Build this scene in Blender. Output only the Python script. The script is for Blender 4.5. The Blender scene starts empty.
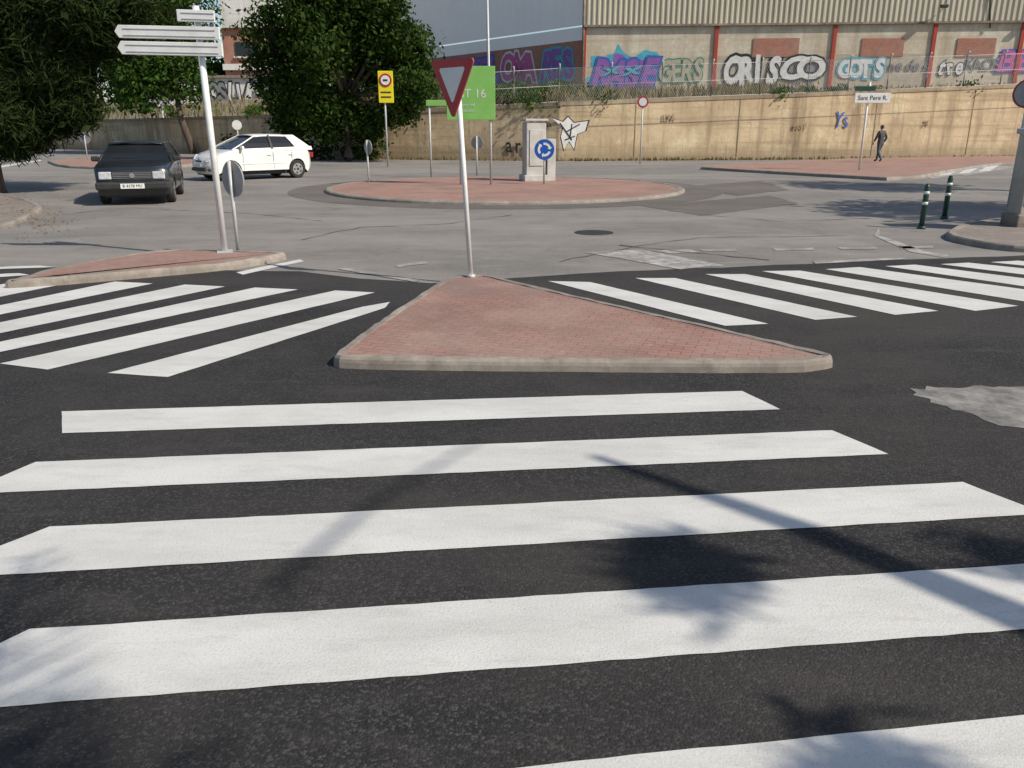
import bpy, bmesh, math, random
import numpy as np
from mathutils import Vector, Matrix, Quaternion
random.seed(7); rng=np.random.default_rng(11)
F=800.0; H=1.7; PT=math.atan(256/F); CP=math.cos(PT); SP=math.sin(PT)
# ---- survey helpers: convert measured sightings to metric world coordinates
def G(px,py,z=0.0):
    hh=H-z; t=(py-384)/F
    d=hh*(CP-t*SP)/(SP+t*CP)
    dep=d*CP+hh*SP
    return Vector(((px-512)/F*dep,d,z))
def P(px,py,d):
    t=(384-py)/F
    w=d*(t*CP-SP)/(CP+t*SP)
    dep=d*CP-w*SP
    return Vector(((px-512)/F*dep,d,H+w))
scene=bpy.context.scene
col=scene.collection
# ---------------- materials
def newmat(name):
    m=bpy.data.materials.new(name); m.use_nodes=True
    nt=m.node_tree; b=nt.nodes['Principled BSDF']
    return m,nt,b
def mixc(nt,fac,a,b,mode='MIX'):
    n=nt.nodes.new('ShaderNodeMix'); n.data_type='RGBA'; n.blend_type=mode
    for i,v in ((0,fac),(6,a),(7,b)):
        if hasattr(v,'is_linked'): nt.links.new(v,n.inputs[i])
        else: n.inputs[i].default_value=v if i==0 else (*v,1)
    return n.outputs[2]
def ramp(nt,src,p0,p1,v0=0,v1=1):
    n=nt.nodes.new('ShaderNodeMapRange'); n.clamp=True
    nt.links.new(src,n.inputs[0])
    n.inputs[1].default_value=p0;n.inputs[2].default_value=p1;n.inputs[3].default_value=v0;n.inputs[4].default_value=v1
    return n.outputs[0]
def noise(nt,scale,detail=5,rough=.6,sc=(1,1,1),loc=(0,0,0)):
    tc=nt.nodes.new('ShaderNodeTexCoord'); mp=nt.nodes.new('ShaderNodeMapping')
    nt.links.new(tc.outputs['Object'],mp.inputs[0]); mp.inputs['Scale'].default_value=sc; mp.inputs['Location'].default_value=loc
    n=nt.nodes.new('ShaderNodeTexNoise'); n.inputs['Scale'].default_value=scale; n.inputs['Detail'].default_value=detail; n.inputs['Roughness'].default_value=rough
    nt.links.new(mp.outputs[0],n.inputs['Vector']); return n.outputs[0]
def bump(nt,b,src,st,dist=.01):
    n=nt.nodes.new('ShaderNodeBump'); n.inputs['Strength'].default_value=st; n.inputs['Distance'].default_value=dist
    nt.links.new(src,n.inputs['Height']); nt.links.new(n.outputs[0],b.inputs['Normal'])
def pm(name,c1,c2=None,scale=4,rough=.7,metal=0,bmp=0,lo=.3,hi=.7,detail=6,sc=(1,1,1),coat=0,spec=.4):
    m,nt,b=newmat(name); c2=c2 or tuple(x*.8 for x in c1)
    n=noise(nt,scale,detail,.6,sc)
    c=mixc(nt,ramp(nt,n,lo,hi),c1,c2); nt.links.new(c,b.inputs['Base Color'])
    b.inputs['Roughness'].default_value=rough; b.inputs['Metallic'].default_value=metal
    b.inputs['Coat Weight'].default_value=coat; b.inputs['Specular IOR Level'].default_value=spec
    if bmp: bump(nt,b,n,bmp)
    return m
def asphalt(name,base,light,dust,bigamt=.5,rough=.85,patch=.35,grain=120,gr=.5,spec=.3):
    m,nt,b=newmat(name)
    tc=nt.nodes.new('ShaderNodeTexCoord')
    vo=nt.nodes.new('ShaderNodeTexVoronoi'); vo.inputs['Scale'].default_value=grain; nt.links.new(tc.outputs['Object'],vo.inputs['Vector'])
    sep=nt.nodes.new('ShaderNodeSeparateColor'); nt.links.new(vo.outputs['Color'],sep.inputs[0])
    agg=noise(nt,60,5,.75); big=noise(nt,.55,7,.64); mid=noise(nt,2.6,7,.68,(1,.6,1),(3,1,0)); st=noise(nt,.32,6,.62,(.35,1.2,1),(9,4,0)); sw=noise(nt,4,7,.72,(.3,1,1),(2,7,0))
    c=mixc(nt,ramp(nt,agg,.32,.62),tuple(x*.6 for x in base),tuple(x*1.1 for x in base))
    c=mixc(nt,ramp(nt,sep.outputs[0],.62,1.0,0,gr),c,light)
    c=mixc(nt,ramp(nt,big,.42,.64,0,bigamt),c,dust)
    c=mixc(nt,ramp(nt,mid,.5,.72,0,patch),c,tuple(x*.65 for x in base))
    c=mixc(nt,ramp(nt,st,.46,.62,0,bigamt*.8),c,tuple(x*1.2 for x in dust))
    c=mixc(nt,ramp(nt,sw,.52,.72,0,bigamt*.7),c,tuple(x*1.35 for x in dust))
    nt.links.new(c,b.inputs['Base Color']); b.inputs['Roughness'].default_value=rough
    b.inputs['Specular IOR Level'].default_value=spec
    bump(nt,b,ramp(nt,vo.outputs['Distance'],0,1,1,0),.6,.005); return m
M={}
M['new']=asphalt('asphalt_new',(.024,.0235,.0245),(.10,.096,.094),(.050,.046,.042),.6,grain=105,gr=.6,spec=.22)
M['old']=asphalt('asphalt_old',(.185,.175,.163),(.31,.295,.275),(.26,.24,.22),.6,patch=.45)
M['apron']=asphalt('apron_asphalt',(.125,.112,.10),(.22,.20,.18),(.17,.15,.135),.5)
M['seal']=pm('crack_sealant',(.055,.05,.047),(.10,.09,.085),6,.7)
M['ground']=pm('ground_dirt',(.24,.20,.15),(.13,.12,.08),.3,.95)
def paint():
    m,nt,b=newmat('road_paint')
    a=noise(nt,90,5,.75); g=noise(nt,1.6,7,.65,(.5,1.2,1)); s=noise(nt,30,6,.8); k=noise(nt,9,6,.75,(.3,1,1),(4,4,4))
    c=mixc(nt,ramp(nt,g,.38,.68,0,.9),(.635,.63,.605),(.50,.495,.47))
    c=mixc(nt,ramp(nt,k,.5,.72,0,.6),c,(.44,.43,.41))
    c=mixc(nt,ramp(nt,a,.52,.78,0,.6),c,(.28,.275,.265))
    c=mixc(nt,ramp(nt,s,.66,.73,0,.9),c,(.10,.098,.095))
    nt.links.new(c,b.inputs['Base Color']); b.inputs['Roughness'].default_value=.65
    bump(nt,b,a,.6,.005); return m
M['paint']=paint()
def worn(name,c1,c2,lo,hi):
    m,nt,b=newmat(name)
    g=noise(nt,6,7,.78); h=noise(nt,1.3,5,.6,(1,1,1),(6,1,0))
    c=mixc(nt,ramp(nt,g,lo,hi),c1,c2); c=mixc(nt,ramp(nt,h,.45,.62,0,.8),c,c2)
    nt.links.new(c,b.inputs['Base Color']); b.inputs['Roughness'].default_value=.85; return m
M['worn']=worn('road_paint_worn',(.44,.43,.41),(.20,.19,.18),.4,.6)
M['cpatch']=worn('cement_dust',(.28,.27,.255),(.11,.105,.10),.38,.62)
M['kerb']=worn('kerb_concrete',(.33,.29,.25),(.19,.165,.14),.35,.65)
def pavers(name,c1,c2,mort,rot=0.0,w=.2,h=.1,upright=False):
    m,nt,b=newmat(name)
    tc=nt.nodes.new('ShaderNodeTexCoord'); mp=nt.nodes.new('ShaderNodeMapping'); nt.links.new(tc.outputs['Object'],mp.inputs[0])
    mp.inputs['Rotation'].default_value=(math.pi/2,0,0) if upright else (0,0,rot)
    br=nt.nodes.new('ShaderNodeTexBrick'); nt.links.new(mp.outputs[0],br.inputs['Vector'])
    br.inputs['Scale'].default_value=1; br.inputs['Brick Width'].default_value=w; br.inputs['Row Height'].default_value=h
    br.inputs['Mortar Size'].default_value=.006; br.inputs['Mortar Smooth'].default_value=.4
    br.inputs['Color1'].default_value=(*c1,1);br.inputs['Color2'].default_value=(*c2,1);br.inputs['Mortar'].default_value=(*mort,1)
    g=noise(nt,1.1,7,.65); f=noise(nt,60,4,.75); st=noise(nt,.8,6,.62,(1,1,1),(5,5,5)); sp=noise(nt,9,6,.75,(1,1,1),(1,8,2))
    c=mixc(nt,ramp(nt,g,.38,.66,0,.6),br.outputs[0],(.34,.255,.215))
    c=mixc(nt,ramp(nt,f,.45,.75,0,.55),c,tuple(x*.45 for x in c1))
    c=mixc(nt,ramp(nt,st,.48,.66,0,.6),c,(.18,.125,.105))
    c=mixc(nt,ramp(nt,sp,.56,.72,0,.6),c,(.38,.31,.26))
    nt.links.new(c,b.inputs['Base Color']); b.inputs['Roughness'].default_value=.88
    bump(nt,b,ramp(nt,br.outputs['Fac'],0,1,1,0),.4,.005)
    return m
M['pav']=pavers('brick_pavers',(.34,.175,.14),(.27,.15,.12),(.15,.105,.09),.35,.16,.08)
M['pav2']=pavers('brick_pavers_far',(.37,.185,.14),(.30,.16,.125),(.22,.15,.12),-.2)
M['conc']=pm('concrete_light',(.55,.54,.51),(.38,.37,.35),3,.9,bmp=.4)
M['slab']=worn('sidewalk_slabs',(.27,.235,.205),(.19,.16,.14),.35,.6)
M['metal']=pm('galvanised_steel',(.55,.55,.55),(.42,.42,.42),6,.5,.15)
M['white']=pm('white_enamel',(.76,.76,.75),(.62,.62,.60),5,.45)
M['ribm']=pm('aluminium_rib',(.46,.47,.48),(.38,.39,.40),5,.5)
M['signback']=pm('sign_back_grey',(.36,.36,.36),(.26,.26,.26),5,.5,.2)
M['red']=pm('sign_red',(.42,.02,.03),(.33,.02,.025),4,.4)
M['blue']=pm('sign_blue',(.01,.10,.45),(.01,.08,.36),4,.4)
M['yellow']=pm('sign_yellow',(.78,.66,.02),(.70,.58,.02),4,.4)
M['green']=pm('sign_green',(.22,.48,.12),(.17,.40,.09),2,.45)
M['dgreen']=pm('bollard_green',(.02,.07,.045),(.015,.05,.03),5,.4)
M['black']=pm('black_plastic',(.02,.02,.02),(.035,.035,.035),8,.6)
M['rubber']=pm('tyre_rubber',(.02,.02,.02),(.03,.03,.03),20,.85)
M['glass']=pm('car_glass',(.012,.015,.018),(.018,.02,.024),1,.12,spec=.5)
M['rim']=pm('wheel_rim',(.42,.42,.43),(.30,.30,.30),9,.35,.6)
M['lamp']=pm('headlamp_glass',(.75,.76,.78),(.5,.5,.52),12,.12,.3)
M['orange']=pm('indicator_orange',(.6,.18,.02),(.5,.14,.02),5,.3)
M['carblack']=pm('car_paint_dark',(.018,.022,.028),(.025,.03,.034),3,.28,.2,coat=.6)
M['carwhite']=pm('car_paint_white',(.76,.76,.75),(.68,.68,.66),2,.3,coat=.6)
M['bark']=pm('bark',(.13,.10,.075),(.06,.045,.035),7,.95,bmp=.8,sc=(1,1,.3))
M['brickred']=pavers('facade_brick',(.42,.15,.09),(.34,.12,.08),(.40,.30,.24),0,.25,.1,True)
M['redpaint']=pm('red_column_paint',(.42,.05,.03),(.30,.05,.03),2,.7)
M['clad']=pm('corrugated_cladding',(.57,.52,.40),(.45,.41,.32),.5,.6,sc=(1,1,.3))
M['cladw']=pm('white_cladding',(.90,.89,.87),(.84,.83,.82),.3,.6)
def plaster(name,c1,c2,c3,streak=1.2,amt=.7,zdark=None):
    m,nt,b=newmat(name)
    a=noise(nt,.45,7,.65); s=noise(nt,streak,7,.72,(1,1,.09)); f=noise(nt,5,7,.75); l=noise(nt,1.3,6,.7,(.06,.06,1.8)); s2=noise(nt,streak*2.3,6,.7,(1,1,.05),(3,3,3)); w_=noise(nt,.8,6,.7,(1,1,1),(8,2,5))
    c=mixc(nt,ramp(nt,a,.38,.62),c1,c2)
    c=mixc(nt,ramp(nt,w_,.52,.66,0,.7),c,tuple(min(.66,x*1.3) for x in c1))
    c=mixc(nt,ramp(nt,l,.5,.62,0,amt*.7),c,tuple(x*.62 for x in c2))
    c=mixc(nt,ramp(nt,s,.5,.66,0,amt),c,c3)
    c=mixc(nt,ramp(nt,s2,.54,.70,0,amt*.8),c,c3)
    c=mixc(nt,ramp(nt,f,.52,.74,0,.5),c,c3)
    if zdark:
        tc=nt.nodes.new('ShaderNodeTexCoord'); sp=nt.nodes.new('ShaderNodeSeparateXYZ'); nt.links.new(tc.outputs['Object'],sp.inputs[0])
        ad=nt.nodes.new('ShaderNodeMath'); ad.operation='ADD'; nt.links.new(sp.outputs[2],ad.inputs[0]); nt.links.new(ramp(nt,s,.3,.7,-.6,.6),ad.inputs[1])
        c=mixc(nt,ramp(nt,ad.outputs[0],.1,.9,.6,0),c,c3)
    nt.links.new(c,b.inputs['Base Color']); b.inputs['Roughness'].default_value=.92; bump(nt,b,f,.5,.04); return m
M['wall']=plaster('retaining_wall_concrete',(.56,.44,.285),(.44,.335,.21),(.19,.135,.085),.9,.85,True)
M['coping']=plaster('wall_coping',(.36,.29,.20),(.27,.21,.14),(.11,.085,.06),.9,.6)
M['plaster']=plaster('facade_plaster',(.60,.54,.43),(.50,.43,.33),(.30,.24,.17),.8,.5)
M['wplaster']=plaster('white_plaster',(.72,.71,.69),(.62,.61,.57),(.42,.4,.36),.8,.4)
M['stone']=plaster('stone_pillar',(.30,.25,.20),(.20,.17,.14),(.08,.07,.06),3)
def leaf(name,c1,c2,c3):
    m=bpy.data.materials.new(name); m.use_nodes=True; nt=m.node_tree; nt.nodes.clear()
    out=nt.nodes.new('ShaderNodeOutputMaterial'); g=nt.nodes.new('ShaderNodeNewGeometry')
    n=noise(nt,.9,3,.5)
    c=mixc(nt,g.outputs['Random Per Island'],c1,c2); c=mixc(nt,ramp(nt,n,.45,.7),c,c3)
    d=nt.nodes.new('ShaderNodeBsdfDiffuse'); t=nt.nodes.new('ShaderNodeBsdfTranslucent'); mx=nt.nodes.new('ShaderNodeMixShader'); mx.inputs[0].default_value=.22
    nt.links.new(c,d.inputs[0]); nt.links.new(c,t.inputs[0]); nt.links.new(d.outputs[0],mx.inputs[1]); nt.links.new(t.outputs[0],mx.inputs[2]); nt.links.new(mx.outputs[0],out.inputs[0]); return m
M['leafp']=leaf('pine_needles',(.018,.032,.012),(.045,.062,.02),(.016,.026,.01))
M['leafd']=leaf('leaves_dark',(.024,.052,.012),(.060,.10,.02),(.018,.04,.010))
M['leafm']=leaf('leaves_mid',(.035,.085,.018),(.08,.135,.028),(.03,.065,.015))
M['dry']=leaf('dry_weeds',(.20,.155,.075),(.09,.10,.035),(.26,.20,.11))
M['litter']=leaf('leaf_litter',(.25,.16,.07),(.16,.11,.06),(.2,.13,.06))
# ---------------- mesh helpers
def link(o,parent=None):
    col.objects.link(o)
    if parent: o.parent=parent
    return o
def empty(name,loc=(0,0,0),rz=0):
    e=bpy.data.objects.new(name,None); e.location=loc; e.rotation_euler=(0,0,rz); e.empty_display_size=.3
    col.objects.link(e); return e
def mesh(name,v,f,mat,parent=None,smooth=False):
    me=bpy.data.meshes.new(name); me.from_pydata([tuple(x) for x in v],[],f); me.update()
    if mat: me.materials.append(mat)
    if smooth:
        for p in me.polygons: p.use_smooth=True
    return link(bpy.data.objects.new(name,me),parent)
def bevel(o,w,seg=2):
    m=o.modifiers.new('bv','BEVEL'); m.width=w; m.segments=seg; m.limit_method='ANGLE'; m.angle_limit=.6; return o
def box(name,c,s,mat,parent=None,rz=0,bv=0,rx=0,ry=0):
    x,y,z=s[0]/2,s[1]/2,s[2]/2
    v=[(-x,-y,-z),(x,-y,-z),(x,y,-z),(-x,y,-z),(-x,-y,z),(x,-y,z),(x,y,z),(-x,y,z)]
    f=[(0,3,2,1),(4,5,6,7),(0,1,5,4),(1,2,6,5),(2,3,7,6),(3,0,4,7)]
    o=mesh(name,v,f,mat,parent); o.location=c; o.rotation_euler=(rx,ry,rz)
    if bv: bevel(o,bv)
    return o
def tube(name,pts,rad,mat,parent=None,seg=12,smooth=True):
    pts=[Vector(p) for p in pts]; v=[];f=[]
    if not hasattr(rad,'__len__'): rad=[rad]*len(pts)
    for i,p in enumerate(pts):
        a=pts[min(i+1,len(pts)-1)]-pts[max(i-1,0)]; q=a.to_track_quat('Z','Y')
        for k in range(seg):
            t=2*math.pi*k/seg; v.append(p+q@Vector((math.cos(t)*rad[i],math.sin(t)*rad[i],0)))
    for i in range(len(pts)-1):
        for k in range(seg):
            f.append((i*seg+k,i*seg+(k+1)%seg,(i+1)*seg+(k+1)%seg,(i+1)*seg+k))
    f.append(tuple(reversed(range(seg)))); f.append(tuple((len(pts)-1)*seg+k for k in range(seg)))
    o=mesh(name,v,f,mat,parent,False)
    if smooth:
        for p in o.data.polygons[:-2]: p.use_smooth=True
    return o
def sheet(name,pts,z,mat,parent=None,jit=0,step=.15):
    out=[]
    pts=[Vector((p[0],p[1],0)) for p in pts]
    if jit:
        n=len(pts)
        for i in range(n):
            a,b=pts[i],pts[(i+1)%n]; L=(b-a).length; k=max(1,int(L/step)); nn=Vector((-(b-a).y,(b-a).x,0)).normalized()
            for j in range(k):
                out.append(a+(b-a)*j/k+nn*random.uniform(-jit,jit))
        pts=out
    v=[(p.x,p.y,z) for p in pts]
    area=sum(v[i][0]*v[(i+1)%len(v)][1]-v[(i+1)%len(v)][0]*v[i][1] for i in range(len(v)))
    idx=list(range(len(v)))
    if area<0: idx.reverse()
    return mesh(name,v,[tuple(idx)],mat,parent)
def chaikin(pts,n=2,r=.25):
    for _ in range(n):
        o=[]
        for i in range(len(pts)):
            a,b=pts[i],pts[(i+1)%len(pts)]; o+= [a+(b-a)*r,a+(b-a)*(1-r)]
        pts=o
    return pts
def island(name,pts,h,kw,topmat,jit=0):
    pts=[Vector((p[0],p[1],0)) for p in pts]
    area=sum(pts[i].x*pts[(i+1)%len(pts)].y-pts[(i+1)%len(pts)].x*pts[i].y for i in range(len(pts)))
    if area<0: pts.reverse()
    if jit:
        o=[]
        for i in range(len(pts)):
            a,b=pts[i],pts[(i+1)%len(pts)]; k=max(1,int((b-a).length/.12))
            for j in range(k): o.append(a+(b-a)*j/k+Vector((random.uniform(-jit,jit),random.uniform(-jit,jit),0)))
        pts=o
    n=len(pts); inn=[]
    for i in range(n):
        a=(pts[i]-pts[i-1]).normalized(); b=(pts[(i+1)%n]-pts[i]).normalized()
        na=Vector((-a.y,a.x,0)); nb=Vector((-b.y,b.x,0)); m=(na+nb).normalized(); 
        inn.append(pts[i]+m*kw/max(.5,m.dot(na)))
    e=empty(name)
    v=[];f=[]
    prof=[(0,-.01),(.04,h*.55),(.12,h-.018),(.3,h),(1,h),(1,h-.03)]
    for t,z in prof:
        for i in range(n):
            p=pts[i].lerp(inn[i],t); v.append((p.x,p.y,z+(random.uniform(-.006,.006) if jit and z==h else 0)))
    for r in range(len(prof)-1):
        for i in range(n):
            f.append((r*n+i,r*n+(i+1)%n,(r+1)*n+(i+1)%n,(r+1)*n+i))
    mesh('kerb',v,f,M['kerb'],e)
    sheet('paving',[(p.x,p.y) for p in inn],h-.008,topmat,e)
    return e
# ---------------- camera, world, sun
cam=bpy.data.cameras.new('camera'); co=bpy.data.objects.new('camera',cam); col.objects.link(co)
cam.sensor_width=36; cam.lens=F/1024*36; cam.clip_end=3000; cam.clip_start=.05
co.location=(0,0,H); co.rotation_euler=(math.pi/2-PT,0,0); scene.camera=co
EL=math.radians(41); hd=Vector((.885,-.465,0)).normalized()
S=Vector((hd.x*math.cos(EL),hd.y*math.cos(EL),math.sin(EL)))
sun=bpy.data.lights.new('sun','SUN'); sun.energy=5.0; sun.angle=math.radians(.53); sun.color=(1,.915,.78)
so=bpy.data.objects.new('sun',sun); col.objects.link(so); so.rotation_euler=(-S).to_track_quat('-Z','Y').to_euler(); so.location=(20,-20,30)
w=bpy.data.worlds.new('World'); scene.world=w; w.use_nodes=True; nt=w.node_tree
sk=nt.nodes.new('ShaderNodeTexSky'); sk.sky_type='NISHITA'; sk.sun_disc=False; sk.sun_elevation=EL; sk.sun_rotation=math.atan2(hd.x,hd.y)
nt.links.new(sk.outputs[0],nt.nodes['Background'].inputs[0]); nt.nodes['Background'].inputs[1].default_value=.12
scene.view_settings.view_transform='Standard'; scene.view_settings.look='None'; scene.view_settings.exposure=0
# ---------------- ground and roads
sheet('ground',[(-900,-300),(900,-300),(900,1500),(-900,1500)],0,M['ground'])
sheet('road',[(-80,-30),(70,-30),(70,60),(-20,62),(-80,90)],.004,M['old'])
na=[G(-900,262),G(-150,264),G(60,268),G(300,272),G(360,279),G(430,284),G(540,277),G(620,272),G(720,268),G(860,262),G(1024,256),G(1300,248),G(1900,240)]
na=[(p.x,p.y) for p in na]+[(26,-15),(-26,-15)]
sheet('fresh_asphalt',na,.008,M['new'],jit=.03,step=.4)
def g2(p): g=G(*p); return (g.x,g.y)
def zebra(name,quads,mat=None,z=.012):
    e=empty(name)
    for i,q in enumerate(quads):
        sheet('stripe_%d'%(i+1),[g2(p) for p in q],z,mat or M['paint'],e,jit=.0025,step=.09)
    return e
zebra('zebra_crossing',[
 [(62,413),(742,392.5),(780,411),(62,435)],
 [(36,464),(832,432),(888,456),(-40,496.5)],
 [(50,529),(962,484),(1045,516),(-90,583)],
 [(30,632),(1105,561),(1220,617),(-160,722)],
 [(-60,838),(540,768),(1300,690),(1500,757),(-300,985)]])
zebra('zebra_crossing',[
 [(-60,297),(38,278.5),(86,280.5),(-60,310)],
 [(-60,319),(115,282.5),(153,284.5),(-60,328)],
 [(-60,336),(185,285.5),(225,287.5),(-60,347)],
 [(-60,356),(255,288.5),(298,290.5),(-60,366)],
 [(0,365),(335,291.5),(375,293.5),(48,371)],
 [(108,374.5),(362,308),(390,303),(385,309),(168,378.5)]])
zebra('zebra_crossing',[
 [(548,282),(590,283),(768,325),(725,327)],
 [(635,279),(675,279),(857,318),(815,321)],
 [(705,275),(745,275),(938,312),(895,316)],
 [(762,272),(800,271.5),(1018,307),(975,312)],
 [(825,270),(860,268),(1095,300),(1052,307)],
 [(885,267),(915,265.5),(1165,297),(1125,302)],
 [(940,265),(968,263.5),(1240,292),(1195,297)],
 [(990,263),(1018,261.5),(1290,285),(1255,290)]])
e=empty('road_markings')
def mk(q,mat='worn',z=.010,jit=.012):
    sheet('marking',[g2(p) for p in q],z,M[mat],e,jit=jit,step=.12)
mk([(585,253),(640,250),(725,266),(680,270)])
mk([(650,251),(690,250),(700,253),(670,254)])
for a in [(700,250,735),(772,249,812),(838,248,875),(898,247,932)]:
    mk([(a[0],a[1]),(a[2],a[1]-.7),(a[2]+3,a[1]+1.6),(a[0]+3,a[1]+2.3)])
mk([(813,262),(905,258),(905,260),(816,264.5)],z=.0125)
mk([(900,243),(925,252),(950,256),(944,258),(912,253),(888,243)])
mk([(878,228),(880,236),(900,243),(888,243),(874,236)])
mk([(236,273),(300,260),(304,262),(242,275.5)],'paint')
mk([(345,268),(420,281),(415,283),(338,270)],z=.0125)
mk([(395,266),(425,262),(428,264),(398,268)])
mk([(925,176),(990,167),(996,169),(932,179)]); mk([(950,172),(990,166),(1020,167),(965,176)],z=.011)
for a in ((948,170),(968,168),(988,166)):
    mk([(a[0],a[1]),(a[0]+12,a[1]-1),(a[0]+2,a[1]+5),(a[0]-10,a[1]+6)],'paint',z=.0125)
mk([(0,166),(40,160),(42,161),(0,168)],'paint')
mk([(-60,269),(40,266.5),(55,268),(-60,272)],'paint',z=.0125); mk([(-60,278),(20,274),(30,276),(-60,282)],'paint',z=.0125)
e=empty('crack_sealing')
def crack(pts,w_=.035,z=.0105):
    P_=[G(*p) for p in pts]; fine=[]
    for i in range(len(P_)-1):
        k=max(2,int((P_[i+1]-P_[i]).length/.25))
        for j in range(k): fine.append(P_[i].lerp(P_[i+1],j/k)+Vector((random.uniform(-.05,.05),random.uniform(-.05,.05),0)))
    v=[];f=[]
    for i,p in enumerate(fine):
        d=(fine[min(i+1,len(fine)-1)]-fine[max(0,i-1)]).normalized(); n=Vector((-d.y,d.x,0))*w_*random.uniform(.2,1)
        v+=[(p.x-n.x,p.y-n.y,z),(p.x+n.x,p.y+n.y,z)]
    for i in range(len(fine)-1): f.append((2*i,2*i+2,2*i+3,2*i+1))
    mesh('crack',v,f,M['seal'],e)
crack([(300,240),(360,228),(450,224),(520,214)],.02); crack([(560,262),(640,246),(700,238),(860,236)],.018); crack([(620,246),(700,254),(790,262)],.03)
crack([(60,215),(130,208),(250,214),(330,222)],.02); crack([(700,215),(780,222),(880,218)],.02)
e=empty('asphalt_patch')
sheet('patch',[g2(p) for p in ((640,206),(770,196),(800,204),(700,216))],.0095,M['apron'],e,jit=.05,step=.3)
sheet('patch',[g2(p) for p in ((690,186),(760,181),(790,190),(735,196))],.0105,M['apron'],e,jit=.05,step=.3)
def manhole(px,py,r=.33):
    c=G(px,py); tube('manhole_cover',[(c.x,c.y,.002),(c.x,c.y,.012)],r,pm('cast_iron',(.06,.055,.05),(.03,.03,.03),30,.6,.4,bmp=.6),seg=24)
manhole(594,233)
sheet('cement_patch',[(p.x,p.y) for p in chaikin([G(898,390),G(960,388),G(1060,386),G(1300,392),G(1350,450),G(1080,436),G(1010,430),G(945,408)],2)],.0105,M['cpatch'],jit=.04,step=.05)
# ---------------- islands
tri=[G(437,281,.1),G(452,274.5,.1),G(490,274,.1),G(512,280,.1),G(834,360,.04),G(831,370),G(790,375),G(345,371),G(328,366)]
island('traffic_island',chaikin(tri,2,.2),.095,.085,M['pav'],jit=.004)
li=[G(0,290),G(20,277,.1),G(60,265,.1),G(165,248,.1),G(262,251,.1),G(294,259),G(230,271),G(120,281),G(50,287)]
island('traffic_island',chaikin(li,2,.2),.10,.10,M['pav'],jit=.004)
rc=Vector((-.2,24.0,0)); R=5.15
ring=[rc+Vector((math.cos(a)*R,math.sin(a)*R,0)) for a in np.linspace(0,2*math.pi,72,endpoint=False)]
RH=.085
island('roundabout_island',ring,RH,.20,M['pav2'],jit=.004)
v=[];f=[]
for a in np.linspace(0,2*math.pi,72,endpoint=False):
    for r in (R+.02,R+1.0): v.append((rc.x+math.cos(a)*r,rc.y+math.sin(a)*r,.0085))
for i in range(72): j=(i+1)%72; f.append((2*i,2*i+1,2*j+1,2*j))
mesh('roundabout_apron',v,f,M['apron'])
island('sidewalk',chaikin([G(690,169),G(760,165),G(870,159.5),G(1100,157),G(1500,156),G(1500,161),G(1010,164),G(965,170),G(905,182),G(820,177),G(745,172.5)],1,.2),.12,.2,M['pav2'])
island('sidewalk',chaikin([G(940,240),G(958,229),G(1000,222),G(1100,214),G(1500,190),G(1700,240),G(1100,256),G(1000,252)],2,.2),.10,.13,M['slab'])
island('sidewalk',chaikin([G(-500,205),G(-60,194),G(0,195),G(38,206),G(45,212),G(10,229),G(-60,245),G(-500,300)],2,.2),.09,.12,M['slab'])
island('sidewalk',chaikin([G(45,162),G(130,158),G(215,160),G(200,167),G(110,170),G(60,168)],1,.2),.12,.2,M['pav2'])
# ---------------- retaining wall
WP=[(Vector((-75,95,0)),2.2),(Vector((-36,69,0)),2.3),(Vector((-9.5,47.5,0)),2.5),(Vector((2.5,44.8,0)),3.0),(Vector((16.4,47.1,0)),3.55),(Vector((31,50.3,0)),4.2),(Vector((52,55,0)),4.9)]
we=empty('retaining_wall')
for i in range(len(WP)-1):
    (a,ha),(b,hb)=WP[i],WP[i+1]; d=(b-a).normalized(); n=Vector((-d.y,d.x,0))*.35
    if n.y<0: n=-n
    v=[a,b,b+n,a+n]; v=v+[a+Vector((0,0,ha)),b+Vector((0,0,hb)),b+n+Vector((0,0,hb)),a+n+Vector((0,0,ha))]
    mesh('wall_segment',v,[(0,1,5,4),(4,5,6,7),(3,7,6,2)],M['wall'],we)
    nn=n.normalized()*-.04
    def strip(f0,f1,nm,mt,o=1.0):
        q=nn*o
        v=[a+q+Vector((0,0,ha+f0)),b+q+Vector((0,0,hb+f0)),b+q+Vector((0,0,hb+f1)),a+q+Vector((0,0,ha+f1)),a+Vector((0,0,ha+f0)),b+Vector((0,0,hb+f0)),a+Vector((0,0,ha+f1)),b+Vector((0,0,hb+f1))]
        mesh(nm,v,[(0,1,2,3),(4,5,1,0),(3,2,7,6)],mt,we)
    strip(-.18,.012,'coping',M['coping'])
    if i>=3: strip(-1.30,-1.25,'formwork_joint',M['coping'],.4)
    L=(b-a).length; k=int(L/7)
    for j in range(1,k+1):
        s_=(j+random.uniform(-.2,.2))/(k+1); p=a+(b-a)*s_; hh=ha+(hb-ha)*s_
        box('joint',(p.x,p.y-.01,hh/2),(.035,.03,hh-.4),M['coping'],we,math.atan2(d.y,d.x))
bA=Vector((5.3,64,4.4)); bB=Vector((52,60.0,5.3)); bC=Vector((-8.5,82,5.2))
v=[];f=[]
top=[Vector((a.x,a.y,h-.1)) for a,h in WP]
back=[Vector((-90,150,5)),Vector((-45,110,4.6)),Vector((-12,82,4.4)),Vector((5.3,66,4.0)),Vector((20,64,4.2)),Vector((34,63,4.5)),Vector((56,62,5.0))]
nr=7
for r in range(nr):
    for c in range(len(top)):
        t=r/(nr-1); p=top[c].lerp(back[c],t); p.y+=.3*(1-t); p.z=top[c].z+(back[c].z-top[c].z)*min(1,t*1.6); v.append(p)
m_=len(top)
for r in range(nr-1):
    for c in range(m_-1): f.append((r*m_+c,r*m_+c+1,(r+1)*m_+c+1,(r+1)*m_+c))
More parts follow.
